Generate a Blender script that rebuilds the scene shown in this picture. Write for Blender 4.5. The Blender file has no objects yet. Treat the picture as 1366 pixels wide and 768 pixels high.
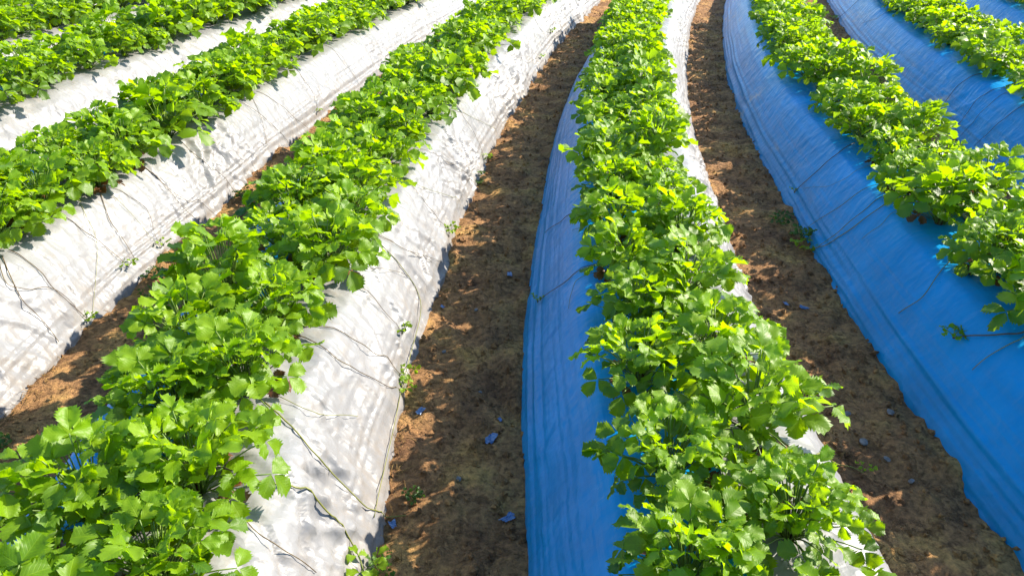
import bpy, math, random
import numpy as np
from mathutils import Vector, Matrix, Euler
from mathutils.bvhtree import BVHTree

random.seed(7)
rng = np.random.default_rng(11)
scene = bpy.context.scene
COL = scene.collection
R = math.radians

# ------------------------------------------------------------------ camera
CAM_H, F_PX, PW, PH = 1.45, 990.0, 1366.0, 768.0
PITCH = R(30)
cam_d = bpy.data.cameras.new("camera")
cam = bpy.data.objects.new("camera", cam_d)
COL.objects.link(cam)
cam.location = (0, 0, CAM_H)
cam.rotation_euler = (R(60), 0, 0)
cam_d.sensor_width = 36
cam_d.lens = 36 * F_PX / PW
cam_d.clip_start = 0.02
cam_d.clip_end = 2000
scene.camera = cam

def pix_ray(px, py):
    x, y = (px - PW / 2) / F_PX, (py - PH / 2) / F_PX
    c, s = math.cos(PITCH), math.sin(PITCH)
    return Vector((x, c - y * s, -s - y * c)).normalized()

def to_pix(p):
    c, s = math.cos(PITCH), math.sin(PITCH)
    dz = p[2] - CAM_H
    depth = p[1] * c - dz * s
    up = p[1] * s + dz * c
    if depth < 0.05:
        return None
    return PW / 2 + p[0] / depth * F_PX, PH / 2 - up / depth * F_PX, depth

# ------------------------------------------------------------------ noise
def _hash(ix, iy, seed):
    n = (ix.astype(np.int64) * 374761393 + iy.astype(np.int64) * 668265263 + seed * 982451653) & 0x7FFFFFFF
    n = ((n ^ (n >> 13)) * 1274126177) & 0x7FFFFFFF
    n = n ^ (n >> 16)
    return (n & 0xFFFF) / 32767.5 - 1.0

def vn(x, y, seed=0):
    x = np.asarray(x, float); y = np.asarray(y, float)
    x, y = np.broadcast_arrays(x, y)
    ix, iy = np.floor(x), np.floor(y)
    fx, fy = x - ix, y - iy
    fx = fx * fx * fx * (fx * (fx * 6 - 15) + 10); fy = fy * fy * fy * (fy * (fy * 6 - 15) + 10)
    a, b = _hash(ix, iy, seed), _hash(ix + 1, iy, seed)
    c, d = _hash(ix, iy + 1, seed), _hash(ix + 1, iy + 1, seed)
    return (a * (1 - fx) + b * fx) * (1 - fy) + (c * (1 - fx) + d * fx) * fy

def fbm(x, y, seed=0, oct=4):
    t, a, n = 0, 1, 0
    for k in range(oct):
        t = t + a * vn(np.asarray(x) * 2 ** k + 13.7 * k, np.asarray(y) * 2 ** k - 7.3 * k, seed + k)
        n += a; a *= 0.5
    return t / n

def sstep(a, b, x):
    t = np.clip((np.asarray(x, float) - a) / (b - a), 0, 1)
    return t * t * (3 - 2 * t)

# ------------------------------------------------------------------ row layout
def bend(k, y):
    y = np.asarray(y, float)
    a = 0.0478 * np.maximum(y - 1.5, 0) ** 1.647         # rows left of the middle furrow
    b = 0.0365 * np.maximum(y - 1.6, 0) ** 1.75          # rows right of it
    f = min(1.0, max(0.0, (k + 1) / 2))
    return a * (1 - f) + b * f

def cx(k, y):
    return 0.445 + 1.2 * k + bend(k, y) + 0.012 * vn(np.asarray(y) * 0.9, k * 5.1 + np.zeros_like(np.asarray(y, float)), 40)

BEDS = [-5, -4, -3, -2, -1, 0, 1, 2, 3]          # bed 0 is the one right of the camera
BED_TOP = 0.30
PROF_U = np.array([0.428, 0.420, 0.410, 0.385, 0.350, 0.310, 0.270, 0.236, 0.19, 0.10, 0.0])
PROF_Z = np.array([-0.03, 0.000, 0.025, 0.066, 0.122, 0.184, 0.243, 0.280, 0.294, 0.300, 0.30])

def bed_profile(u):
    return np.interp(np.abs(u), PROF_U[::-1], PROF_Z[::-1], right=-0.03)

# ------------------------------------------------------------------ object helpers
def tag(o, label=None, cat=None, group=None, kind=None):
    if label: o["label"] = label
    if cat: o["category"] = cat
    if group: o["group"] = group
    if kind: o["kind"] = kind
    return o

def link(name, me, mat=None, parent=None):
    o = bpy.data.objects.new(name, me)
    COL.objects.link(o)
    if mat is not None and me is not None and len(me.materials) == 0:
        me.materials.append(mat)
    if parent is not None:
        o.parent = parent
    return o

def grid_mesh(name, P, smooth=True):
    """P: (ny, nx, 3) array -> quad sheet."""
    ny, nx = P.shape[:2]
    me = bpy.data.meshes.new(name)
    idx = np.arange(ny * nx).reshape(ny, nx)
    q = np.stack([idx[:-1, :-1], idx[:-1, 1:], idx[1:, 1:], idx[1:, :-1]], -1).reshape(-1)
    nf = len(q) // 4
    me.vertices.add(ny * nx); me.vertices.foreach_set("co", P.reshape(-1).astype(np.float32))
    me.loops.add(len(q)); me.loops.foreach_set("vertex_index", q.astype(np.int32))
    me.polygons.add(nf); me.polygons.foreach_set("loop_start", np.arange(0, 4 * nf, 4, dtype=np.int32))
    me.update(calc_edges=True)
    me.polygons.foreach_set("use_smooth", np.full(nf, smooth))
    me.validate()
    return me

class Acc:
    """collects verts / faces / uv / tint of one mesh"""
    def __init__(self):
        self.v, self.f, self.uv, self.t = [], [], [], []
    def add(self, v, f, uv=None, tint=0.5):
        n = len(self.v)
        self.v.extend(v)
        self.f.extend([tuple(i + n for i in q) for q in f])
        self.uv.extend(uv if uv is not None else [(0, 0)] * len(v))
        self.t.extend([tint] * len(v))
    def tube(self, pts, r0, r1, sides=5, tint=0.5):
        pts = [Vector(p) for p in pts]
        n = len(pts); v = []; f = []
        for i, p in enumerate(pts):
            d = (pts[min(i + 1, n - 1)] - pts[max(i - 1, 0)]).normalized()
            a = d.cross(Vector((0.31, 0.11, 0.94)))
            if a.length < 1e-3: a = d.cross(Vector((1, 0, 0)))
            a.normalize(); b = d.cross(a)
            r = r0 + (r1 - r0) * i / (n - 1)
            for k in range(sides):
                an = 2 * math.pi * k / sides
                v.append(p + a * (r * math.cos(an)) + b * (r * math.sin(an)))
        for i in range(n - 1):
            for k in range(sides):
                k2 = (k + 1) % sides
                f.append((i * sides + k, i * sides + k2, (i + 1) * sides + k2, (i + 1) * sides + k))
        f.append(tuple(range(sides))[::-1]); f.append(tuple((n - 1) * sides + k for k in range(sides)))
        self.add(v, f, None, tint)
    def build(self, name, smooth=True):
        me = bpy.data.meshes.new(name)
        me.from_pydata([tuple(p) for p in self.v], [], self.f)
        uvl = me.uv_layers.new(name="leaf_uv")
        li = np.empty(len(me.loops), np.int32); me.loops.foreach_get("vertex_index", li)
        uvl.data.foreach_set("uv", np.array(self.uv, np.float32)[li].reshape(-1))
        at = me.attributes.new("tint", 'FLOAT', 'POINT')
        at.data.foreach_set("value", np.array(self.t, np.float32))
        me.polygons.foreach_set("use_smooth", np.full(len(me.polygons), smooth))
        me.update()
        return me

# ------------------------------------------------------------------ materials
def new_mat(name):
    m = bpy.data.materials.new(name); m.use_nodes = True
    nt = m.node_tree
    return m, nt, nt.nodes["Principled BSDF"], nt.nodes["Material Output"]

def N(nt, typ, **kw):
    n = nt.nodes.new(typ)
    for k, v in kw.items():
        if k in n.inputs: n.inputs[k].default_value = v
        else: setattr(n, k, v)
    return n

def ramp(nt, stops):
    r = nt.nodes.new("ShaderNodeValToRGB")
    e = r.color_ramp.elements
    while len(e) < len(stops): e.new(0.5)
    for i, (p, c) in enumerate(stops):
        e[i].position = p; e[i].color = (*c, 1) if len(c) == 3 else c
    return r

def math_n(nt, op, a, b=None):
    n = nt.nodes.new("ShaderNodeMath"); n.operation = op
    for i, x in enumerate((a, b)):
        if x is None: continue
        if isinstance(x, (int, float)): n.inputs[i].default_value = x
        else: nt.links.new(x, n.inputs[i])
    return n.outputs[0]

def leaf_material(name, dark, mid, light, trans, fac=0.45):
    m, nt, b, out = new_mat(name)
    L = nt.links.new
    at = N(nt, "ShaderNodeAttribute"); at.attribute_name = "tint"
    oi = N(nt, "ShaderNodeObjectInfo")
    tt = math_n(nt, 'ADD', at.outputs["Fac"], math_n(nt, 'MULTIPLY', math_n(nt, 'SUBTRACT', oi.outputs["Random"], 0.5), 0.22))
    r = ramp(nt, [(0.0, dark), (0.5, mid), (1.0, light)]); L(tt, r.inputs[0])
    uv = N(nt, "ShaderNodeUVMap"); uv.uv_map = "leaf_uv"
    sep = N(nt, "ShaderNodeSeparateXYZ"); L(uv.outputs[0], sep.inputs[0])
    side = math_n(nt, 'ABSOLUTE', sep.outputs[1])
    obl = math_n(nt, 'SUBTRACT', sep.outputs[0], math_n(nt, 'MULTIPLY', side, 0.75))
    wv = math_n(nt, 'SINE', math_n(nt, 'MULTIPLY', obl, 44.0))
    vein = math_n(nt, 'POWER', math_n(nt, 'ADD', math_n(nt, 'MULTIPLY', wv, 0.5), 0.5), 6.0)
    mid_v = math_n(nt, 'MAXIMUM', math_n(nt, 'SUBTRACT', 1.0, math_n(nt, 'MULTIPLY', side, 26.0)), 0.0)
    vv = math_n(nt, 'MAXIMUM', math_n(nt, 'MULTIPLY', vein, 0.55), mid_v)
    mx = N(nt, "ShaderNodeMix", data_type='RGBA'); L(math_n(nt, 'MULTIPLY', vv, 0.22), mx.inputs[0])
    L(r.outputs[0], mx.inputs[6]); mx.inputs[7].default_value = (*[min(1, c * 1.9) for c in light], 1)
    L(mx.outputs[2], b.inputs["Base Color"])
    b.inputs["Roughness"].default_value = 0.46
    b.inputs["Specular IOR Level"].default_value = 0.40
    ns = N(nt, "ShaderNodeTexNoise"); ns.inputs["Scale"].default_value = 260
    tc = N(nt, "ShaderNodeTexCoord"); L(tc.outputs["Object"], ns.inputs["Vector"])
    hh = math_n(nt, 'SUBTRACT', math_n(nt, 'MULTIPLY', ns.outputs[0], 0.25), math_n(nt, 'MULTIPLY', vv, 0.8))
    bp = N(nt, "ShaderNodeBump"); bp.inputs["Strength"].default_value = 0.30; bp.inputs["Distance"].default_value = 0.0012
    L(hh, bp.inputs["Height"]); L(bp.outputs[0], b.inputs["Normal"])
    tr = N(nt, "ShaderNodeBsdfTranslucent")
    r2 = ramp(nt, [(0.0, tuple(c * 0.55 for c in trans)), (0.55, tuple(c * 0.9 for c in trans)), (1.0, (trans[0] * 1.06, trans[1] * 1.03, trans[2]))])
    L(tt, r2.inputs[0])
    mt = N(nt, "ShaderNodeMix", data_type='RGBA'); L(math_n(nt, 'MULTIPLY', vv, 0.22), mt.inputs[0])
    L(r2.outputs[0], mt.inputs[6]); mt.inputs[7].default_value = (0.06, 0.12, 0.005, 1)
    L(mt.outputs[2], tr.inputs["Color"]); L(bp.outputs[0], tr.inputs["Normal"])
    ms = N(nt, "ShaderNodeMixShader"); ms.inputs[0].default_value = fac
    L(b.outputs[0], ms.inputs[1]); L(tr.outputs[0], ms.inputs[2]); L(ms.outputs[0], out.inputs[0])
    return m

M_LEAF = leaf_material("strawberry_leaf", (0.022, 0.080, 0.003), (0.122, 0.230, 0.004), (0.190, 0.300, 0.005), (0.43, 0.68, 0.001), 0.5)
M_WEED = leaf_material("weed_leaf", (0.01, 0.05, 0.005), (0.02, 0.08, 0.005), (0.05, 0.12, 0.005), (0.17, 0.33, 0.005), 0.4)
M_DRY = leaf_material("withered_leaf", (0.05, 0.017, 0.006), (0.10, 0.04, 0.014), (0.18, 0.09, 0.03), (0.18, 0.08, 0.02), 0.25)

def plain(name, c0, c1, rough, scale=40, spec=0.4, bump=0.0):
    m, nt, b, out = new_mat(name)
    tc = N(nt, "ShaderNodeTexCoord"); ns = N(nt, "ShaderNodeTexNoise"); ns.inputs["Scale"].default_value = scale
    ns.inputs["Detail"].default_value = 5
    nt.links.new(tc.outputs["Object"], ns.inputs["Vector"])
    r = ramp(nt, [(0.35, c0), (0.65, c1)]); nt.links.new(ns.outputs[0], r.inputs[0])
    nt.links.new(r.outputs[0], b.inputs["Base Color"])
    b.inputs["Roughness"].default_value = rough; b.inputs["Specular IOR Level"].default_value = spec
    if bump:
        bp = N(nt, "ShaderNodeBump"); bp.inputs["Strength"].default_value = 0.8; bp.inputs["Distance"].default_value = bump
        nt.links.new(ns.outputs[0], bp.inputs["Height"]); nt.links.new(bp.outputs[0], b.inputs["Normal"])
    return m

M_STALK = plain("green_stalk", (0.07, 0.14, 0.015), (0.13, 0.19, 0.03), 0.5)
M_CROWN = plain("brown_crown", (0.03, 0.016, 0.008), (0.10, 0.05, 0.02), 0.8, 120, 0.2, 0.003)
M_RUN_RED = plain("reddish_runner", (0.05, 0.026, 0.012), (0.11, 0.075, 0.020), 0.55, 25)
M_RUN_GREEN = plain("yellow_green_runner", (0.11, 0.12, 0.02), (0.18, 0.18, 0.035), 0.5, 20)
M_STONE = plain("grey_stone", (0.10, 0.10, 0.10), (0.20, 0.19, 0.18), 0.85, 60, 0.3, 0.004)
M_STRAW = plain("dry_straw", (0.17, 0.10, 0.03), (0.29, 0.18, 0.06), 0.8, 15, 0.2)

def film_material(name, c0, c1, dirt, rough, spec, streak, crease, pale_patches=False):
    m, nt, b, out = new_mat(name)
    L = nt.links.new
    tc = N(nt, "ShaderNodeTexCoord")
    n1 = N(nt, "ShaderNodeTexNoise"); n1.inputs["Scale"].default_value = 4; n1.inputs["Detail"].default_value = 7; n1.inputs["Roughness"].default_value = 0.6
    L(tc.outputs["Object"], n1.inputs["Vector"])
    r = ramp(nt, [(0.32, c0), (0.68, c1)]); L(n1.outputs[0], r.inputs[0])
    n2 = N(nt, "ShaderNodeTexNoise"); n2.inputs["Scale"].default_value = 22; n2.inputs["Detail"].default_value = 9; n2.inputs["Roughness"].default_value = 0.7
    L(tc.outputs["Object"], n2.inputs["Vector"])
    n4 = N(nt, "ShaderNodeTexNoise"); n4.inputs["Scale"].default_value = 3.1; n4.inputs["Detail"].default_value = 4
    L(tc.outputs["Object"], n4.inputs["Vector"])
    sx = N(nt, "ShaderNodeSeparateXYZ"); L(tc.outputs["Object"], sx.inputs[0])
    low = N(nt, "ShaderNodeMapRange"); low.inputs[1].default_value = 0.16; low.inputs[2].default_value = 0.0; L(sx.outputs[2], low.inputs[0])
    splash = math_n(nt, 'ADD', math_n(nt, 'MULTIPLY', low.outputs[0], 0.16), math_n(nt, 'MULTIPLY', n4.outputs[0], 0.30))
    dsum = math_n(nt, 'ADD', n2.outputs[0], splash)
    dust = ramp(nt, [(0.66, (0, 0, 0)), (0.90, (1, 1, 1))]); L(dsum, dust.inputs[0])
    mx = N(nt, "ShaderNodeMix", data_type='RGBA'); L(math_n(nt, 'MULTIPLY', dust.outputs[0], dirt), mx.inputs[0])
    L(r.outputs[0], mx.inputs[6]); mx.inputs[7].default_value = (0.17, 0.13, 0.085, 1)
    col = mx.outputs[2]
    if pale_patches:                                          # pale patches along the lower flank, only on the farther stretch
        mf = N(nt, "ShaderNodeMapping"); mf.inputs["Scale"].default_value = (9, 2.6, 7); L(tc.outputs["Object"], mf.inputs[0])
        nf = N(nt, "ShaderNodeTexNoise"); nf.inputs["Scale"].default_value = 1; nf.inputs["Detail"].default_value = 9; nf.inputs["Roughness"].default_value = 0.68; L(mf.outputs[0], nf.inputs["Vector"])
        fr = ramp(nt, [(0.54, (0, 0, 0)), (0.66, (1, 1, 1))]); L(nf.outputs[0], fr.inputs[0])
        zr = N(nt, "ShaderNodeMapRange"); zr.inputs[1].default_value = 0.24; zr.inputs[2].default_value = 0.12; L(sx.outputs[2], zr.inputs[0])
        yr = N(nt, "ShaderNodeMapRange"); yr.inputs[1].default_value = 2.6; yr.inputs[2].default_value = 4.6; L(sx.outputs[1], yr.inputs[0])
        ms = N(nt, "ShaderNodeMix", data_type='RGBA')
        L(math_n(nt, 'MULTIPLY', math_n(nt, 'MULTIPLY', fr.outputs[0], zr.outputs[0]), math_n(nt, 'MULTIPLY', yr.outputs[0], 0.75)), ms.inputs[0])
        L(col, ms.inputs[6]); ms.inputs[7].default_value = (0.34, 0.35, 0.34, 1); col = ms.outputs[2]
    L(col, b.inputs["Base Color"])
    b.inputs["Specular IOR Level"].default_value = spec
    rr = ramp(nt, [(0.3, (rough,) * 3), (0.7, (rough + .18,) * 3)]); L(n2.outputs[0], rr.inputs[0]); L(rr.outputs[0], b.inputs["Roughness"])
    mp = N(nt, "ShaderNodeMapping"); mp.inputs["Scale"].default_value = (75, 5, 75); L(tc.outputs["Object"], mp.inputs[0])
    n3 = N(nt, "ShaderNodeTexNoise"); n3.inputs["Scale"].default_value = 1; n3.inputs["Detail"].default_value = 5; L(mp.outputs[0], n3.inputs["Vector"])
    b1 = N(nt, "ShaderNodeBump"); b1.inputs["Strength"].default_value = streak; b1.inputs["Distance"].default_value = 0.004
    L(n3.outputs[0], b1.inputs["Height"])
    b2 = N(nt, "ShaderNodeBump"); b2.inputs["Strength"].default_value = 0.3; b2.inputs["Distance"].default_value = 0.003
    L(n2.outputs[0], b2.inputs["Height"]); L(b1.outputs[0], b2.inputs["Normal"])
    # sharp tension creases: thin ridges where a stretched noise crosses its mean
    prev = b2
    for sc, rz, dist in (((4.5, 9, 4.5), -24, 0.016), ((7, 15, 7), 18, 0.008), ((16, 24, 16), -55, 0.0035)):
        mq = N(nt, "ShaderNodeMapping"); mq.inputs["Scale"].default_value = sc; mq.inputs["Rotation"].default_value = (0, 0, R(rz)); L(tc.outputs["Object"], mq.inputs[0])
        nq = N(nt, "ShaderNodeTexNoise"); nq.inputs["Scale"].default_value = 1; nq.inputs["Detail"].default_value = 2; nq.inputs["Distortion"].default_value = 0.3; L(mq.outputs[0], nq.inputs["Vector"])
        rd = math_n(nt, 'SUBTRACT', 1.0, math_n(nt, 'MINIMUM', math_n(nt, 'MULTIPLY', math_n(nt, 'ABSOLUTE', math_n(nt, 'SUBTRACT', nq.outputs[0], 0.5)), 6.0), 1.0))
        bq = N(nt, "ShaderNodeBump"); bq.inputs["Strength"].default_value = crease; bq.inputs["Distance"].default_value = dist
        L(rd, bq.inputs["Height"]); L(prev.outputs[0], bq.inputs["Normal"]); prev = bq
    L(prev.outputs[0], b.inputs["Normal"])
    return m
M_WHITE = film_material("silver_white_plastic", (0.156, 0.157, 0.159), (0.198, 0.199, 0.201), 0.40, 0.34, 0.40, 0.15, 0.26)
M_SHADE_BLUE = film_material("shade_blue_plastic", (0.001, 0.190, 0.43), (0.001, 0.255, 0.58), 0.08, 0.26, 0.17, 0.45, 0.12, True)  # blue of the skylit shade is put into the film's colour

def soil_material():
    m, nt, b, out = new_mat("brown_soil")
    L = nt.links.new
    tc = N(nt, "ShaderNodeTexCoord")
    def noise(s, d=6, rg=0.6):
        n = N(nt, "ShaderNodeTexNoise"); n.inputs["Scale"].default_value = s; n.inputs["Detail"].default_value = d; n.inputs["Roughness"].default_value = rg
        L(tc.outputs["Object"], n.inputs["Vector"]); return n
    a = noise(4.5); c = noise(56, 8, 0.72); d = noise(170, 4)
    r1 = ramp(nt, [(0.30, (0.16, 0.082, 0.040)), (0.52, (0.32, 0.176, 0.075)), (0.72, (0.50, 0.305, 0.098))]); L(a.outputs[0], r1.inputs[0])
    r2 = ramp(nt, [(0.30, (0.30, 0.26, 0.24)), (0.48, (0.86, 0.86, 0.86)), (0.64, (1.42, 1.36, 1.26))]); L(c.outputs[0], r2.inputs[0])
    mx = N(nt, "ShaderNodeMix", data_type='RGBA', blend_type='MULTIPLY'); mx.inputs[0].default_value = 1
    L(r1.outputs[0], mx.inputs[6]); L(r2.outputs[0], mx.inputs[7])
    moss = noise(9, 7, 0.65); mr = ramp(nt, [(0.60, (0, 0, 0)), (0.72, (1, 1, 1))]); L(moss.outputs[0], mr.inputs[0])
    m2 = N(nt, "ShaderNodeMix", data_type='RGBA'); L(math_n(nt, 'MULTIPLY', mr.outputs[0], 0.28), m2.inputs[0])
    L(mx.outputs[2], m2.inputs[6]); m2.inputs[7].default_value = (0.06, 0.065, 0.02, 1)
    L(m2.outputs[2], b.inputs["Base Color"])
    b.inputs["Roughness"].default_value = 0.92; b.inputs["Specular IOR Level"].default_value = 0.2
    vor = N(nt, "ShaderNodeTexVoronoi", feature='DISTANCE_TO_EDGE'); vor.inputs["Scale"].default_value = 9
    wq = N(nt, "ShaderNodeMix", data_type='VECTOR'); wq.inputs[0].default_value = 0.12
    L(tc.outputs["Object"], wq.inputs[4]); L(c.outputs[1], wq.inputs[5]); L(wq.outputs[1], vor.inputs["Vector"])
    crack = ramp(nt, [(0.0, (0, 0, 0)), (0.035, (1, 1, 1))]); L(vor.outputs[0], crack.inputs[0])
    h = math_n(nt, 'ADD', math_n(nt, 'ADD', math_n(nt, 'MULTIPLY', c.outputs[0], 1.0), math_n(nt, 'MULTIPLY', d.outputs[0], 0.35)), math_n(nt, 'MULTIPLY', crack.outputs[0], 0.25))
    bp = N(nt, "ShaderNodeBump"); bp.inputs["Strength"].default_value = 1.0; bp.inputs["Distance"].default_value = 0.017
    L(h, bp.inputs["Height"]); L(bp.outputs[0], b.inputs["Normal"])
    return m
M_SOIL = soil_material()

# ------------------------------------------------------------------ ground: one sheet to the horizon, ridged under the beds
def ground_z(x, y):
    z = np.full(np.shape(x), -0.4)
    for k in BEDS:
        z = np.maximum(z, bed_profile((x - cx(k, y)) * 1.06) * 0.9 - 0.018)
    z = np.maximum(z, 0.0)
    rough = 0.020 * fbm(x * 5, y * 5, 3, 3) + 0.011 * fbm(x * 21, y * 21, 9, 3)
    clod = 0.012 * np.maximum(fbm(x * 33, y * 33, 17, 2), 0) ** 1.2
    bank = np.zeros(np.shape(x))
    for k in BEDS:
        a = np.abs(x - cx(k, y))
        bank = np.maximum(bank, np.exp(-((a - 0.432) / 0.028) ** 2) * np.maximum(0.004 + 0.022 * fbm(x * 2 + y * 4.3, y * 6 + k, 31, 3), 0) * (0.4 if k > 0 else 1))
    return z + rough * 1.15 + clod * 1.5 + bank - 0.004

near_x = np.arange(-7.0, 6.2, 0.022); near_y = np.arange(0.2, 12.0, 0.022)
out_r = np.array([0.3, 0.8, 1.8, 4, 9, 20, 45, 100, 220, 400.0])
gx = np.concatenate([near_x[0] - out_r[::-1], near_x, near_x[-1] + out_r])
gy = np.concatenate([near_y[0] - out_r[::-1], near_y, near_y[-1] + out_r])
GX, GY = np.meshgrid(gx, gy)
inside = (GX > -7.01) & (GX < 6.2) & (GY > 0.19) & (GY < 12.0)
GZ = np.where(inside, ground_z(np.clip(GX, -7, 6.2), np.clip(GY, 0.2, 12)), 0.0)
g_me = grid_mesh("field_soil", np.stack([GX, GY, GZ], -1))
ground = tag(link("field_soil", g_me, M_SOIL), "brown cracked earth of the furrows between the plastic covered beds", "soil", kind="structure")

def dense_profile():
    u = np.concatenate([-PROF_U, PROF_U[::-1][1:]]); z = np.concatenate([PROF_Z, PROF_Z[::-1][1:]])
    s = np.concatenate([[0], np.cumsum(np.hypot(np.diff(u), np.diff(z)))]); s -= s[-1] / 2
    return u, z, s
PU, PZ, PS = dense_profile()
S_MAX = PS[-1]

# crumple strength of the two flanks of each bed
WR = {-5: 1.0, -4: 1.0, -3: 1.0, -2: 1.0, -1: 1.25, 0: 0.7, 1: 0.5, 2: 0.5, 3: 0.5}
WL = {-5: 0.6, -4: 0.6, -3: 0.6, -2: 0.6, -1: 0.6, 0: 0.15, 1: 0.15, 2: 0.18, 3: 0.18}

def film_points(k, ys, s0, s1, nq, lift=0.0):
    sq = np.linspace(s0, s1, nq)
    fs = np.linspace(-S_MAX, S_MAX, 400)
    Uf = np.interp(fs, PS, PU); Zf = np.interp(fs, PS, PZ)
    ker = np.hanning(17); ker /= ker.sum()
    Uf[8:-8] = np.convolve(Uf, ker, 'valid'); Zf[8:-8] = np.convolve(Zf, ker, 'valid')
    U0 = np.interp(sq, fs, Uf); Z0 = np.interp(sq, fs, Zf)
    du, dz = np.interp(sq, fs, np.gradient(Uf)), np.interp(sq, fs, np.gradient(Zf))
    ln = np.hypot(du, dz); nu, nz = -dz / ln, du / ln
    S, Y = np.meshgrid(sq, ys)
    sd = 100 + k * 17
    right = sstep(-0.1, 0.1, S)
    amp = WL[k] * (1 - right) + WR[k] * right
    a = np.abs(S)
    flank = sstep(0.20, 0.33, a); low = sstep(0.40, 0.50, a); hem = sstep(0.47, 0.54, a)
    big = 0.009 * fbm(Y * 2.4, S * 2.5, sd, 2)
    w = 0.045 * fbm(Y * 4, S * 4, sd + 3, 3)
    def folds(deg, f1, f2, seed):
        """pulled creases: sharp crests, DEG turned from straight down the flank"""
        c, q = math.cos(R(deg)), math.sin(R(deg))
        t1 = Y * c + S * q + w; t2 = -Y * q + S * c + 0.4 * w
        n = vn(t1 * f1, t2 * f2, seed)
        return (1 - np.minimum(np.abs(n) * 2.6, 1)) ** 1.15 * sstep(-0.55, 0.25, vn(t1 * 2.3, t2 * 1.7, seed + 50))
    f = (0.020 * folds(28, 10, 1.7, sd + 5) + 0.012 * folds(12, 19, 2.6, sd + 6) + 0.011 * folds(-24, 14, 2.2, sd + 7)
         - 0.013 * folds(44, 12, 2.0, sd + 18) + 0.006 * folds(62, 24, 3.4, sd + 19) + 0.006 * folds(-50, 27, 4.0, sd + 20))
    fine = 0.0040 * fbm(Y * 26, S * 22, sd + 8, 3)
    long_ = low * 0.0072 * (vn(S * 82 + 0.8 * vn(Y * 2, S * 3, sd), Y * 1.1, sd + 9)) + flank * 0.0022 * vn(S * 110, Y * 1.3, sd + 10)
    mask = np.clip(0.75 + 1.1 * fbm(Y * 1.7, S * 2.5, sd + 12, 2), 0.2, 1.4)
    D = amp * (big + f * mask * (0.35 + 0.65 * flank) + fine * mask) + long_ + lift
    D = D * (1 - 0.45 * hem)
    X = cx(k, Y) + U0 + nu * D + np.sign(S) * hem * amp * 0.013 * fbm(Y * 2.2, np.sign(S), sd + 14, 3)
    Z = Z0 + nz * D + hem * 0.014 * fbm(Y * 3.0, np.sign(S) * 3, sd + 15, 3)
    return np.stack([X, Y + 0 * S, Z], -1)

FILM_LABEL = {
    -5: "plastic mulch over the outermost bed, only its corner showing at upper left",
    -4: "plastic mulch of the second bed from upper left, almost hidden by leaves",
    -3: "narrow white band of mulch plastic between two crowded rows at upper left",
    -2: "broad white mulch plastic with trailing runner stems at the left edge",
    -1: "crumpled white mulch plastic whose lit flank borders the middle furrow",
    0: "mulch plastic with smooth shade-blue flank towards the middle furrow and narrow white far side",
    1: "deep shade-blue mulch plastic sheet filling the lower right corner",
    2: "shade-blue mulch plastic with thin dark streaks, under the shorter row at upper right",
    3: "small stretch of shade-blue mulch plastic in the upper right corner",
}
FILM_BVH = {}
for k in BEDS:
    near = -2 <= k <= 2
    ys = np.concatenate([np.arange(-0.3, 4.5, 0.009), np.arange(4.5, 12, 0.022)]) if near else np.arange(-0.3, 12.0, 0.022)
    root = bpy.data.objects.new("mulch_film", None); COL.objects.link(root)
    root.location = (float(cx(k, 0.0)), 0, 0)
    tag(root, FILM_LABEL[k], "mulch film", "plastic mulch films covering the beds")
    Qs = []
    for part, s0, s1, n, lift, mat in (("shade_blue_strip", -S_MAX, 0.04, 76, 0.0, M_SHADE_BLUE), ("white_strip", 0.0, S_MAX, 80, 0.004, M_WHITE)):  # one film split in two; left strip's colour holds the sky-blue shade
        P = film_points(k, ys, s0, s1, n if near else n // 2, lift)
        if part == "white_strip":                      # free edge of the added lap is not dead straight
            P[:, 0, 0] += 0.012 * vn(ys * 4, ys * 0 + k, 61)
        Qs.append(P)
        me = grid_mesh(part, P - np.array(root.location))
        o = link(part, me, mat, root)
        o["label"] = "shaded flank of the plastic, sky blue shade put into its colour" if part == "shade_blue_strip" else "silvery white plastic strip on the sunny flank"
    V, F = [], []
    for P in Qs:
        Q = P[::(1 if k in (-2, -1, 0) else 2)]; n1, n2 = Q.shape[:2]
        ii = np.arange(n1 * n2).reshape(n1, n2) + len(V)
        F += np.stack([ii[:-1, :-1], ii[:-1, 1:], ii[1:, 1:], ii[1:, :-1]], -1).reshape(-1, 4).tolist()
        V += Q.reshape(-1, 3).tolist()
    FILM_BVH[k] = BVHTree.FromPolygons(V, F)

def hit_px(px, py):
    """world point and bed that the line of sight through a photo pixel meets"""
    o = Vector((0, 0, CAM_H)); d = pix_ray(px, py)
    best = None
    for k, b in FILM_BVH.items():
        p, n, i, dist = b.ray_cast(o, d)
        if p is not None and (best is None or dist < best[2]): best = (p, k, dist, n)
    t = -CAM_H / d.z
    if best is None or t < best[2]:
        p = o + d * t
        p.z = float(ground_z(np.array([p.x]), np.array([p.y]))[0])
        best = (p, None, t, Vector((0, 0, 1)))
    return best

def top_z(x, y):
    z = float(ground_z(np.array([x]), np.array([y]))[0])
    for b in FILM_BVH.values():
        p = b.ray_cast(Vector((x, y, 2)), Vector((0, 0, -1)))[0]
        if p is not None and p.z > z: z = p.z
    return z

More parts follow.
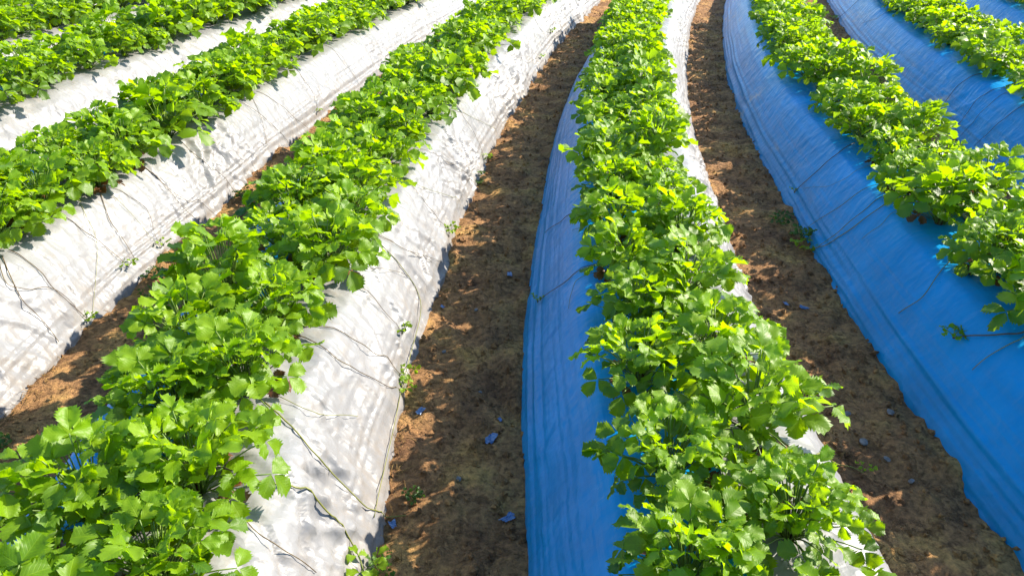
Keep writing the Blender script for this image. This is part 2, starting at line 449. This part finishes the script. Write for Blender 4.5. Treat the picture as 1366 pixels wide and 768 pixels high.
# ------------------------------------------------------------------ leaves and plants
def leaflet(L, W, n, fold, curl, twist, rnd):
    """obovate toothed blade along +x, returns verts, faces, uv"""
    v, f, uv = [], [], []
    def width(t):
        q = 2 * min(1.0, max(0.0, t)) ** 1.22 - 1
        return W * 0.5 * math.sqrt(max(0.0, 1 - q * q)) * (1 - math.exp(-6 * t))
    def place(x, y):
        t = x / L
        s = y / max(W * 0.5, 1e-6)
        z = abs(y) * math.tan(fold) + 0.004 * math.sin(9 * t + 4 * s + rnd) * abs(s)
        z -= curl * L * t * t
        z -= 0.25 * W * max(0, abs(s) - 0.5) ** 2
        z += twist * t * y
        return Vector((x, y, z))
    def put(x, y):
        v.append(place(x, y)); uv.append((x / L, y / W)); return len(v) - 1
    ts = [i / n for i in range(n + 1)]
    ts = [t ** 0.92 for t in ts]
    mid = [put(L * t, 0) for t in ts]
    for sg in (1, -1):
        a, e = [], []
        for i, t in enumerate(ts):
            w = width(0.035 + 0.93 * t)
            back = 0.10 * L * (1 - t) * 0
            a.append(put(L * t, sg * w * 0.55)); e.append(put(L * t - 0.02 * L, sg * w * 0.93))
        for i in range(n):
            A = (mid[i], mid[i + 1], a[i + 1], a[i]); B = (a[i], a[i + 1], e[i + 1], e[i])
            tm = 0.5 * (ts[i] + ts[i + 1]); w = width(0.035 + 0.93 * tm)
            tip = put(L * (tm + 0.42 / n) , sg * (w * 1.16 + 0.022 * L))
            T = (e[i], e[i + 1], tip)
            if sg < 0: A, B, T = A[::-1], B[::-1], T[::-1]
            f += [A, B, T]
    # apical tooth
    tip = put(L * 1.06, 0)
    f += [(mid[n], tip, 2 * 0 + mid[n])][:0]
    return v, f, uv

def add_leaf(fol, stk, base, az, length, reach, size, pitch, roll, tint, n, rnd, stalk_r=0.0017):
    """petiole from base plus three toothed leaflets"""
    base = Vector(base)
    h = math.sqrt(max(length ** 2 - reach ** 2, 0.0004))
    d2 = Vector((math.cos(az), math.sin(az), 0))
    end = base + d2 * reach + Vector((0, 0, h))
    ctrl = base + d2 * reach * 0.28 + Vector((0, 0, h * 0.72))
    pts = [base * (1 - t) ** 2 + ctrl * 2 * t * (1 - t) + end * t * t for t in (0, .2, .4, .6, .8, 1)]
    stk.tube(pts, stalk_r * 1.15, stalk_r * 0.8, 4 if n < 5 else 5)
    fwd = (d2 * math.cos(pitch) + Vector((0, 0, math.sin(pitch)))).normalized()
    side = Vector((0, 0, 1)).cross(fwd).normalized()
    up = fwd.cross(side)
    Rr = Matrix.Rotation(roll, 3, fwd)
    side, up = Rr @ side, Rr @ up
    for j, (yaw, sc) in enumerate(((0.0, 1.0), (R(rnd.uniform(68, 92)), rnd.uniform(.84, .97)), (-R(rnd.uniform(68, 92)), rnd.uniform(.84, .97)))):
        L = size * sc; W = L * rnd.uniform(0.74, 0.93)
        v, f, uv = leaflet(L, W, n, R(rnd.uniform(4, 38)), rnd.uniform(0.02, 0.34), rnd.uniform(-.6, .6), rnd.uniform(0, 6))
        droop = R(rnd.uniform(-22, 12))
        c, s = math.cos(yaw), math.sin(yaw)
        cd, sd = math.cos(droop), math.sin(droop)
        off = 0.007 if j == 0 else 0.003
        out = []
        for p in v:
            q = Vector((p.x * cd - p.z * sd + off, p.y, p.x * sd + p.z * cd))
            q = Vector((q.x * c - q.y * s, q.x * s + q.y * c, q.z))
            out.append(end + fwd * q.x + side * q.y + up * q.z)
        fol.add(out, f, uv, min(1, max(0, tint + rnd.uniform(-.10, .10))))

def make_plant_meshes(seed, n_leaves, spread, height, n, size=0.060):
    rnd = random.Random(seed)
    fol, stk, crn, dry = Acc(), Acc(), Acc(), Acc()
    for i in range(n_leaves):
        q = (i + 0.5) / n_leaves                       # 0 inner, 1 outer
        az = i * 2.39996 + rnd.uniform(-.35, .35)
        reach = spread * (0.10 + 0.90 * q ** 0.8) * rnd.uniform(.75, 1.12)
        top = height * (1.02 - 0.62 * q ** 1.6) * rnd.uniform(.78, 1.15)
        length = math.hypot(reach, top)
        pitch = R(44 - 72 * q + rnd.uniform(-28, 28))
        size_i = size * rnd.uniform(.78, 1.14) * (0.80 + 0.25 * q)
        tint = 0.74 - 0.46 * q + rnd.uniform(-.26, .26)
        base = (0.010 * math.cos(az), 0.010 * math.sin(az), 0.004)
        add_leaf(fol, stk, base, az, length, reach, size_i, pitch, R(rnd.uniform(-42, 42)), tint, n, rnd)
    for i in range(11):                                # low leaves tucked round the crown
        az = i * 2.39996 + 1.1 + rnd.uniform(-.4, .4)
        add_leaf(fol, stk, (0, 0, 0.004), az, rnd.uniform(.075, .11), rnd.uniform(.02, .07), size * rnd.uniform(.66, .92), R(rnd.uniform(-30, 40)), R(rnd.uniform(-35, 35)), rnd.uniform(.05, .55), max(4, n - 2), rnd)
    # crown: scaly brown stump
    for j in range(7):
        an = j * 0.9; crn.tube([(0.007 * math.cos(an), 0.007 * math.sin(an), -0.012), (0.009 * math.cos(an), 0.009 * math.sin(an), 0.012), (0.004 * math.cos(an), 0.004 * math.sin(an), 0.034)], 0.008, 0.003, 5)
    for j in range(3):
        az = rnd.uniform(0, 6.28)
        add_leaf(dry, dry, (0, 0, 0.004), az, 0.075, 0.07, 0.034, R(-18), R(rnd.uniform(-40, 40)), rnd.uniform(.2, .8), max(3, n - 2), rnd, 0.001)
    return fol.build("foliage"), stk.build("stalks"), crn.build("crown"), dry.build("withered_leaf")

VARIANTS = []       # (look, meshes near)
specs = [("tall bushy", 44, 0.135, 0.185, 0.053), ("low spreading", 40, 0.155, 0.130, 0.052), ("dense rounded", 50, 0.135, 0.155, 0.048),
         ("loose open", 34, 0.148, 0.165, 0.056), ("upright", 40, 0.120, 0.195, 0.052), ("large leaved", 34, 0.145, 0.165, 0.061), ("small leaved", 52, 0.135, 0.150, 0.044)]
for i, (look, nl, sp, ht, sz) in enumerate(specs):
    VARIANTS.append((look, make_plant_meshes(100 + i, int(nl * 1.12), sp, ht, 7, sz * 0.92)))
FAR = [make_plant_meshes(200 + i, nl, sp, ht, 4, sz) for i, (look, nl, sp, ht, sz) in enumerate(specs)]

def new_plant(k, x, y, z, vi, near, rz, sc):
    look, ms = VARIANTS[vi][0], (VARIANTS[vi][1] if near else FAR[vi])
    root = bpy.data.objects.new("strawberry_plant", None)
    root.empty_display_size = 0.05
    COL.objects.link(root)
    root.location = (x, y, z); root.rotation_euler = (random.uniform(-.10, .10), random.uniform(-.10, .10), rz); root.scale = (sc,) * 3
    link("foliage", ms[0], M_LEAF, root); link("stalks", ms[1], M_STALK, root)
    if near:
        link("crown", ms[2], M_CROWN, root); link("withered_leaf", ms[3], M_DRY, root)
    return root

ROW_NAME = {-5: "outermost upper left row", -4: "second upper left row", -3: "third upper left row",
            -2: "fourth upper left row", -1: "row left of middle furrow", 0: "row right of middle furrow",
            1: "long row at the right", 2: "shorter row at upper right", 3: "upper right corner row"}
ORD = ["nearest", "second nearest", "third nearest", "fourth nearest", "fifth nearest", "sixth nearest", "seventh nearest", "eighth nearest"]
PLANTS = []
def ROW_SHIFT(k, y):
    """the plant line does not run exactly along the ridge of its bed"""
    if k == 0: return -0.018 - 0.020 * float(sstep(2.5, 4.5, y))
    if k == -1: return 0.034 - 0.015 * float(sstep(2.8, 4.8, y))
    if k <= -2: return (0.085 if k == -2 else 0.06) - 0.04 * float(sstep(3.5, 6.0, y))
    return 0.0
def in_view(x, y, m):
    for z in (0.28, 0.50):
        for dx in (-.17, 0, .17):
            for dy in (-.17, 0, .17):
                p = to_pix((x + dx, y + dy, z))
                if p and -m < p[0] < PW + m and -m < p[1] < PH + m: return True
    return False
for k in BEDS:
    for si, sx in enumerate((-0.095, 0.095)):
        rank = 0
        y = 0.30 + (0.14 if si else 0.0) + 0.05 * ((k * 7) % 5)
        while y < 8.2:
            yy = y + random.uniform(-.045, .045)
            x = float(cx(k, yy)) + sx * (1.35 if k <= -3 else 1.0) + ROW_SHIFT(k, yy) + random.uniform(-.028, .028)
            if in_view(x, yy, 8):
                pp = to_pix((x, yy, 0.4))
                near = pp is not None and pp[2] < 3.3
                vi = random.randrange(len(specs))
                z = top_z(x, yy) - 0.006
                root = new_plant(k, x, yy, z, vi, near, random.uniform(0, 6.283), random.uniform(.80, 1.14) * (1.18 if k <= -3 else 1.18 if k == -2 else 1.10 if k == -1 else 1.0))
                look = VARIANTS[vi][0]
                line = "side nearer the camera's left" if si == 0 else "side"
                flank = "left" if si == 0 else "right"
                if rank < 8:
                    tag(root, f"{look} plant, {ORD[rank]} on the {flank} side of the {ROW_NAME[k]}", "strawberry plant", "strawberry plants growing along the beds")
                else:
                    tag(root, f"far plant on the {flank} side of the {ROW_NAME[k]}", "strawberry plant", f"far plants, {flank} side of the {ROW_NAME[k]}")
                PLANTS.append((k, root, x, yy))
                rank += 1
            y += 0.292
bpy.context.view_layer.update()
print("plants", len(PLANTS))

# ------------------------------------------------------------------ runners (stolons) trailing down the plastic
def plantlet_acc(rnd, nl, size):
    fol, stk = Acc(), Acc()
    for i in range(nl):
        az = i * 2.4 + rnd.uniform(-.5, .5)
        add_leaf(fol, stk, (0, 0, 0.002), az, size * 1.5, size * rnd.uniform(.6, 1.2), size * rnd.uniform(.8, 1.1), R(rnd.uniform(0, 35)), R(rnd.uniform(-20, 20)), rnd.uniform(.5, .95), 4, rnd, 0.0009)
    return fol, stk
def add_runner(pixels, green=False, r=0.0016, tip=None, seed=0, lift=0.012):
    rnd = random.Random(seed)
    pts, beds = [], []
    for (px, py) in pixels:
        p, k, d, n = hit_px(px, py)
        pts.append(p + n * 0.004); beds.append(k)
    k = next((b for b in beds if b is not None), 0)
    owner = min((q for q in PLANTS if q[0] == k), key=lambda q: (q[2] - pts[0].x) ** 2 + (q[3] - pts[0].y) ** 2)[1]
    # smooth path with slack between the contact points
    path = [pts[0].lerp(owner.matrix_world.translation + Vector((0, 0, 0.03)), 0.7)] + pts
    out = []
    for i in range(len(path) - 1):
        a, b = path[i], path[i + 1]
        p0 = path[max(i - 1, 0)]; p3 = path[min(i + 2, len(path) - 1)]
        for s in range(8):
            t = s / 8
            q = 0.5 * ((2 * a) + (b - p0) * t + (2 * p0 - 5 * a + 4 * b - p3) * t * t + (3 * a - p0 - 3 * b + p3) * t ** 3)
            q = q + Vector((rnd.uniform(-.001, .001), rnd.uniform(-.001, .001), lift * math.sin(math.pi * t) * (0.5 + rnd.random() * .2)))
            mz = top_z(q.x, q.y) + r * 1.2 + 0.003
            if q.z < mz: q.z = mz
            out.append(q)
    out.append(path[-1])
    for _ in range(4):
        out = [out[0]] + [out[i] * 0.5 + (out[i - 1] + out[i + 1]) * 0.25 for i in range(1, len(out) - 1)] + [out[-1]]
    for q in out:
        q.z = max(q.z, top_z(q.x, q.y) + r + 0.0035)
    inv = owner.matrix_world.inverted()
    r *= 1.0 * rnd.uniform(.75, 1.15)
    A = Acc(); A.tube([inv @ p for p in out], r, r * 0.7, 6)
    ro = link("runner", A.build("runner"), M_RUN_GREEN if green else M_RUN_RED, owner)
    if tip:
        fol, stk = plantlet_acc(rnd, tip[0], tip[1])
        base = out[-1]
        m = inv @ Matrix.Translation(base)
        fol.v = [m @ Vector(p) for p in fol.v]; stk.v = [m @ Vector(p) for p in stk.v]
        n0 = len(fol.v)
        me = fol.build("plantlet")
        link("plantlet", me, M_LEAF, ro)
        link("plantlet_stalks", stk.build("plantlet_stalks"), M_STALK, ro)
    return ro

RUN = [
    # white film at the left edge
    ([(52, 362), (70, 386), (118, 428)], 0, .0016, (4, .016)), ([(8, 380), (40, 388), (70, 386), (100, 410)], 0, .0014, None),
    ([(112, 310), (140, 330), (172, 358)], 0, .0014, (4, .018)), ([(146, 296), (160, 315), (178, 344)], 0, .0014, None),
    ([(186, 272), (200, 290), (208, 318), (218, 328)], 0, .0014, (3, .016)), ([(220, 250), (245, 280), (272, 306)], 0, .0013, None),
    ([(246, 268), (270, 275), (295, 292)], 0, .0011, None), ([(330, 142), (360, 165), (384, 190)], 0, .0013, None),
    ([(408, 112), (418, 128), (424, 150)], 0, .0013, (3, .015)), ([(345, 150), (352, 175), (356, 195)], 0, .0011, None),
    ([(100, 245), (112, 285), (130, 330), (122, 428)], 1, .0012, None),
    # crumpled white film of the middle furrow
    ([(568, 275), (585, 295), (600, 311)], 0, .0014, (4, .020)), ([(488, 388), (510, 415), (536, 446)], 0, .0015, (4, .020)),
    ([(470, 455), (500, 475), (532, 500), (545, 508)], 0, .0016, (3, .018)), ([(450, 482), (480, 498), (515, 516), (540, 525)], 0, .0015, (4, .018)),
    ([(400, 545), (430, 555), (476, 556)], 1, .0014, None), ([(370, 646), (430, 680), (470, 728), (484, 766)], 1, .0021, (4, .030)),
    ([(412, 600), (440, 630), (490, 680), (515, 690), (542, 690)], 1, .0021, None),
    ([(620, 160), (635, 185), (646, 214)], 0, .0013, (4, .020)),
    ([(700, 85), (712, 80), (722, 78)], 0, .0012, (3, .018)), ([(722, 42), (730, 44), (736, 45)], 0, .0012, (4, .022)),
    ([(540, 335), (560, 345), (575, 350)], 0, .0012, None), ([(500, 360), (520, 362), (545, 370)], 0, .0011, None),
    ([(560, 395), (545, 480), (520, 590), (498, 690)], 1, .0015, None),
    ([(150, 262), (172, 284), (196, 312), (214, 332)], 1, .0013, None), ([(28, 400), (52, 424), (78, 456)], 0, .0013, None),
    ([(280, 225), (300, 240), (318, 262)], 0, .0012, None), ([(372, 140), (392, 158), (410, 172)], 0, .0012, None), ([(455, 80), (468, 96), (478, 112)], 0, .0012, None),
    ([(540, 240), (566, 252), (612, 268)], 1, .0014, None), ([(560, 200), (590, 214), (628, 236)], 0, .0014, None), ([(600, 150), (630, 158), (662, 176)], 1, .0013, None),
    ([(512, 320), (540, 335), (588, 350)], 0, .0015, None), ([(345, 715), (380, 735), (420, 764)], 0, .0016, None),
    # smooth blue flank of the middle furrow
    ([(788, 356), (752, 380), (718, 404)], 0, .0020, (3, .012)), ([(765, 285), (748, 298), (728, 311)], 0, .0017, None),
    ([(800, 303), (785, 306), (764, 308)], 1, .0012, None), ([(775, 372), (764, 390), (760, 412)], 1, .0012, None),
    # lit flank beyond the middle row
    ([(1062, 606), (1085, 612), (1120, 625), (1152, 628)], 1, .0020, (3, .012)),
    # blue bed at the right
    ([(1118, 206), (1090, 230), (1060, 258)], 0, .0022, (3, .010)), ([(1128, 240), (1105, 250), (1072, 252)], 1, .0011, None),
    ([(1160, 250), (1120, 278), (1075, 306)], 1, .0015, None), ([(1178, 276), (1140, 304), (1105, 328), (1072, 332)], 1, .0017, (5, .030)),
    ([(1150, 285), (1118, 312), (1085, 336)], 1, .0013, None), ([(1196, 283), (1176, 302), (1150, 320)], 1, .0011, None),
    ([(1282, 344), (1256, 362), (1232, 398), (1200, 418)], 1, .0016, None), ([(1366, 446), (1320, 449), (1272, 452)], 0, .0020, (6, .019)),
    ([(1366, 452), (1330, 470), (1298, 494)], 1, .0015, None),
    # blue bed at the upper right
    ([(1285, 110), (1265, 132), (1246, 160)], 0, .0017, None), ([(1312, 128), (1292, 150), (1272, 178)], 0, .0017, None),
    ([(1316, 145), (1298, 165), (1282, 182)], 0, .0015, None), ([(1340, 160), (1320, 178), (1300, 196)], 0, .0013, None),
    ([(1178, 20), (1170, 26), (1150, 32)], 0, .0013, None), ([(1125, 20), (1120, 24), (1112, 26)], 0, .0013, (4, .022)),
]
for i, (px, g, r, tip) in enumerate(RUN):
    add_runner(px, bool(g), r, tip, 500 + i)

# ------------------------------------------------------------------ weeds in the furrows
WEEDS = [((1040, 300), .045, "low green weed in the right hand furrow, the one farther from the blue bed's hem"),
         ((1070, 322), .050, "green weed tuft pressed against the hem of the right hand blue bed"),
         ((206, 372), .040, "yellow green weed at the hem of the white plastic at the left edge"),
         ((196, 392), .028, "tiny weed sprout just below the yellow green one at the left"),
         ((325, 262), .045, "small weed by the white plastic where the left furrow narrows"),
         ((552, 668), .024, "green weed on the dappled earth of the middle furrow"),
         ((505, 764), .034, "pale green weed at the bottom end of the middle furrow"),
         ((4, 604), .035, "weed at the left edge on the shaded furrow"),
         ((640, 236), .028, "small weed at the hem of the crumpled white plastic"),
         ((640, 248), .020, "smallest sprout beside the hem of the crumpled white plastic")]
for i, ((px, py), s, lab) in enumerate(WEEDS):
    p = hit_px(px, py)[0]
    rnd = random.Random(900 + i)
    fol, stk = Acc(), Acc()
    for j in range(rnd.randint(7, 11)):
        add_leaf(fol, stk, (0, 0, 0), j * 2.4 + rnd.uniform(-.4, .4), s * rnd.uniform(.7, 1.3), s * rnd.uniform(.2, .9), s * .42, R(rnd.uniform(-15, 40)), R(rnd.uniform(-20, 20)), rnd.uniform(.3, .9), 4, rnd, 0.0008)
    root = bpy.data.objects.new("weed", None); COL.objects.link(root); root.location = p
    tag(root, lab, "weed", "weeds sprouting in the furrows")
    link("foliage", fol.build("foliage"), M_WEED, root); link("stalks", stk.build("stalks"), M_STALK, root)

# ------------------------------------------------------------------ stones and torn scraps of film on the earth
def rock_mesh(seed, r):
    import bmesh
    bm = bmesh.new(); bmesh.ops.create_icosphere(bm, subdivisions=3, radius=1)
    rnd = random.Random(seed)
    dirs = [Vector((rnd.gauss(0, 1), rnd.gauss(0, 1), rnd.gauss(0, 1))).normalized() for _ in range(9)]
    cut = [rnd.uniform(.62, .92) for _ in dirs]
    for v in bm.verts:
        p = v.co.copy()
        for d, c in zip(dirs, cut):
            e = p.dot(d)
            if e > c: p -= d * (e - c) * 0.9
        v.co = Vector((p.x * r, p.y * r * .72, p.z * r * .45))
    me = bpy.data.meshes.new("stone"); bm.to_mesh(me); bm.free()
    me.polygons.foreach_set("use_smooth", np.full(len(me.polygons), True))
    return me
STONES = [((1187, 553), .016, "flat grey stone nearest the blue hem in the right hand furrow"), ((1153, 586), .018, "smooth pale grey stone below two others in the right hand furrow"),
          ((1130, 550), .015, "grey stone in the right hand furrow nearest the green leaves"), ((241, 357), .020, "pale stone near the hem of the left white plastic"),
          ((187, 432), .014, "grey stone in the shade of the left furrow"), ((635, 413), .011, "white pebble among the sun flecks of the middle furrow"),
          ((592, 467), .010, "small white pebble by the hem of the crumpled plastic"), ((1183, 610), .012, "dull stone half sunk in the right hand furrow"),
          ((1100, 520), .009, "small pebble uphill of the grey stones in the right hand furrow"), ((1216, 640), .011, "lowest pebble near the blue hem in the right hand furrow"),
          ((640, 520), .008, "tiny pebble above the largest blue scrap in the middle furrow"), ((612, 640), .010, "brown grey pebble low in the shaded middle furrow")]
for i, ((px, py), r, lab) in enumerate(STONES):
    p = hit_px(px, py)[0]
    o = link("stone", rock_mesh(50 + i, r), M_STONE); o.location = p + Vector((0, 0, r * .2)); o.rotation_euler = (random.uniform(-.2, .2), random.uniform(-.2, .2), random.uniform(0, 6))
    tag(o, lab, "stone", "stones lying in the furrows")
SCRAPS = [((655, 586), .034, "largest torn scrap of blue film lying in the middle furrow"), ((678, 690), .026, "blue film scrap lying lowest in the middle furrow"),
          ((561, 553), .022, "blue film scrap close to the hem of the crumpled plastic"), ((1048, 404), .020, "dark blue scrap on the earth of the right hand furrow, the higher of the pair"),
          ((1072, 410), .024, "blue scrap on the right hand furrow, the one nearer the blue bed"), ((590, 410), .014, "small blue scrap in the middle of the middle furrow's flecked side"),
          ((680, 368), .022, "pale blue torn film scrap in the upper middle furrow"), ((667, 560), .013, "smallest blue film scrap just above the largest one"),
          ((525, 702), .020, "bluish film scrap beside the weed in the middle furrow")]
M_SCRAP = plain("blue_film_scrap", (0.03, 0.09, 0.22), (0.08, 0.15, 0.28), 0.35, 30, 0.5)
for i, ((px, py), s, lab) in enumerate(SCRAPS):
    p = hit_px(px, py)[0]
    n = 10
    gxx, gyy = np.meshgrid(np.linspace(-1, 1, n), np.linspace(-1, 1, n))
    ang = np.arctan2(gyy, gxx); rr = 1 + .28 * vn(ang * 1.3, ang * 0 + i, 70)
    X = gxx * s * .62 * rr + .10 * s * vn(gyy * 2, gxx * 2, 5 + i); Y = gyy * s * .40 * rr
    Z = s * .28 * np.abs(fbm(gxx * 1.5 + i * 3, gyy * 1.5, 80, 3)) + 0.004
    me = grid_mesh("film_scrap", np.stack([X, Y, Z], -1), False)
    o = link("film_scrap", me, M_SCRAP); o.location = p + Vector((0, 0, .003)); o.rotation_euler = (0, 0, random.uniform(0, 6))
    so = o.modifiers.new("thickness", 'SOLIDIFY'); so.thickness = 0.0008
    tag(o, lab, "film scrap", "torn film scraps in the furrows")

# ------------------------------------------------------------------ uncountable litter: soil crumbs and dry grass along the hems
def furrow_points(n, lo, hi, ymin, ymax, power=1.6):
    pts = []
    for _ in range(n):
        k = random.choice([-3, -2, -1, -1, 0, 0, 1, 1])
        y = ymin + (ymax - ymin) * random.random() ** power
        u = random.uniform(lo, hi)
        pts.append((float(cx(k, y)) + u, y))
    return pts
A = Acc()
base = [Vector(p) for p in ((1, 0, 0), (-1, 0, 0), (0, 1, 0), (0, -1, 0), (0, 0, 1), (0, 0, -1))]
faces = [(0, 2, 4), (2, 1, 4), (1, 3, 4), (3, 0, 4), (2, 0, 5), (1, 2, 5), (3, 1, 5), (0, 3, 5)]
cp = furrow_points(9000, .42, .79, 0.8, 8.5)
cz = ground_z(np.array([c[0] for c in cp]), np.array([c[1] for c in cp]))
for (x, y), z in zip(cp, cz):
    r = 0.0022 + 0.0120 * random.random() ** 3.4
    M = Euler((random.uniform(0, 6), random.uniform(0, 6), random.uniform(0, 6))).to_matrix()
    A.add([M @ Vector((p.x * r * random.uniform(.6, 1.4), p.y * r * random.uniform(.6, 1.4), p.z * r * random.uniform(.5, 1))) + Vector((x, y, z + r * .3)) for p in base], faces)
tag(link("soil_crumbs", A.build("soil_crumbs", False), M_SOIL), "loose soil crumbs scattered over the furrows", "soil crumbs", kind="stuff")
A = Acc()
gp = []
for _ in range(2600):
    k = random.choice([-3, -2, -2, -2, -1, -1, 0]); y = 1.0 + 6.5 * random.random() ** 1.5
    dens = float(vn(np.array([y * 2.3]), np.array([k * 3.0]), 21)[0])
    if dens < -0.1 and random.random() < .8: continue
    gp.append((float(cx(k, y)) + .415 + abs(random.gauss(0, .035)), y))
gz = ground_z(np.array([c[0] for c in gp]), np.array([c[1] for c in gp]))
for (x, y), z in zip(gp, gz):
    a = random.uniform(0, 6.28); l = random.uniform(.015, .05); e = random.uniform(.05, .9)
    d = Vector((math.cos(a) * math.cos(e), math.sin(a) * math.cos(e), math.sin(e)))
    p0 = Vector((x, y, z)); p1 = p0 + d * l * .6; p2 = p0 + d * l + Vector((0, 0, -l * .25)); p2.z = max(p2.z, z + .001)
    A.tube([p0, p1, p2], .0011, .0004, 3)
tag(link("dry_grass", A.build("dry_grass"), M_STRAW), "dry yellow grass straws along the hems of the white plastic", "dry grass", kind="stuff")

# ------------------------------------------------------------------ light
SUN_EL, SUN_AZ = R(34), R(66)
w = bpy.data.worlds.new("World"); scene.world = w; w.use_nodes = True
nt = w.node_tree
sky = nt.nodes.new("ShaderNodeTexSky"); sky.sky_type = 'NISHITA'; sky.sun_disc = False
sky.sun_elevation = SUN_EL; sky.sun_rotation = SUN_AZ
hs = nt.nodes.new("ShaderNodeHueSaturation"); hs.inputs["Saturation"].default_value = 1.15; hs.inputs["Value"].default_value = 0.9
nt.links.new(sky.outputs[0], hs.inputs["Color"]); tintn = N(nt, "ShaderNodeMix", data_type='RGBA', blend_type='MULTIPLY'); tintn.inputs[0].default_value = 1
nt.links.new(hs.outputs[0], tintn.inputs[6]); tintn.inputs[7].default_value = (0.85, 0.95, 1.0, 1)
nt.links.new(tintn.outputs[2], nt.nodes["Background"].inputs[0])
nt.nodes["Background"].inputs[1].default_value = 0.15
sd = bpy.data.lights.new("sun", 'SUN'); sd.energy = 4.6; sd.angle = R(0.53); sd.color = (1.0, 0.90, 0.76)
so = bpy.data.objects.new("sun", sd); COL.objects.link(so)
sv = Vector((math.sin(SUN_AZ) * math.cos(SUN_EL), math.cos(SUN_AZ) * math.cos(SUN_EL), math.sin(SUN_EL)))
so.rotation_euler = sv.to_track_quat('Z', 'Y').to_euler(); so.location = (6, 6, 8)

vs = scene.view_settings
vs.view_transform = 'Standard'; vs.look = 'None'; vs.gamma = 1.0; vs.exposure = 1.55; vs.use_curve_mapping = False
scene.cycles.use_denoising = True
scene.cycles.max_bounces = 8; scene.cycles.transmission_bounces = 6; scene.cycles.diffuse_bounces = 2
scene.cycles.sample_clamp_indirect = 6
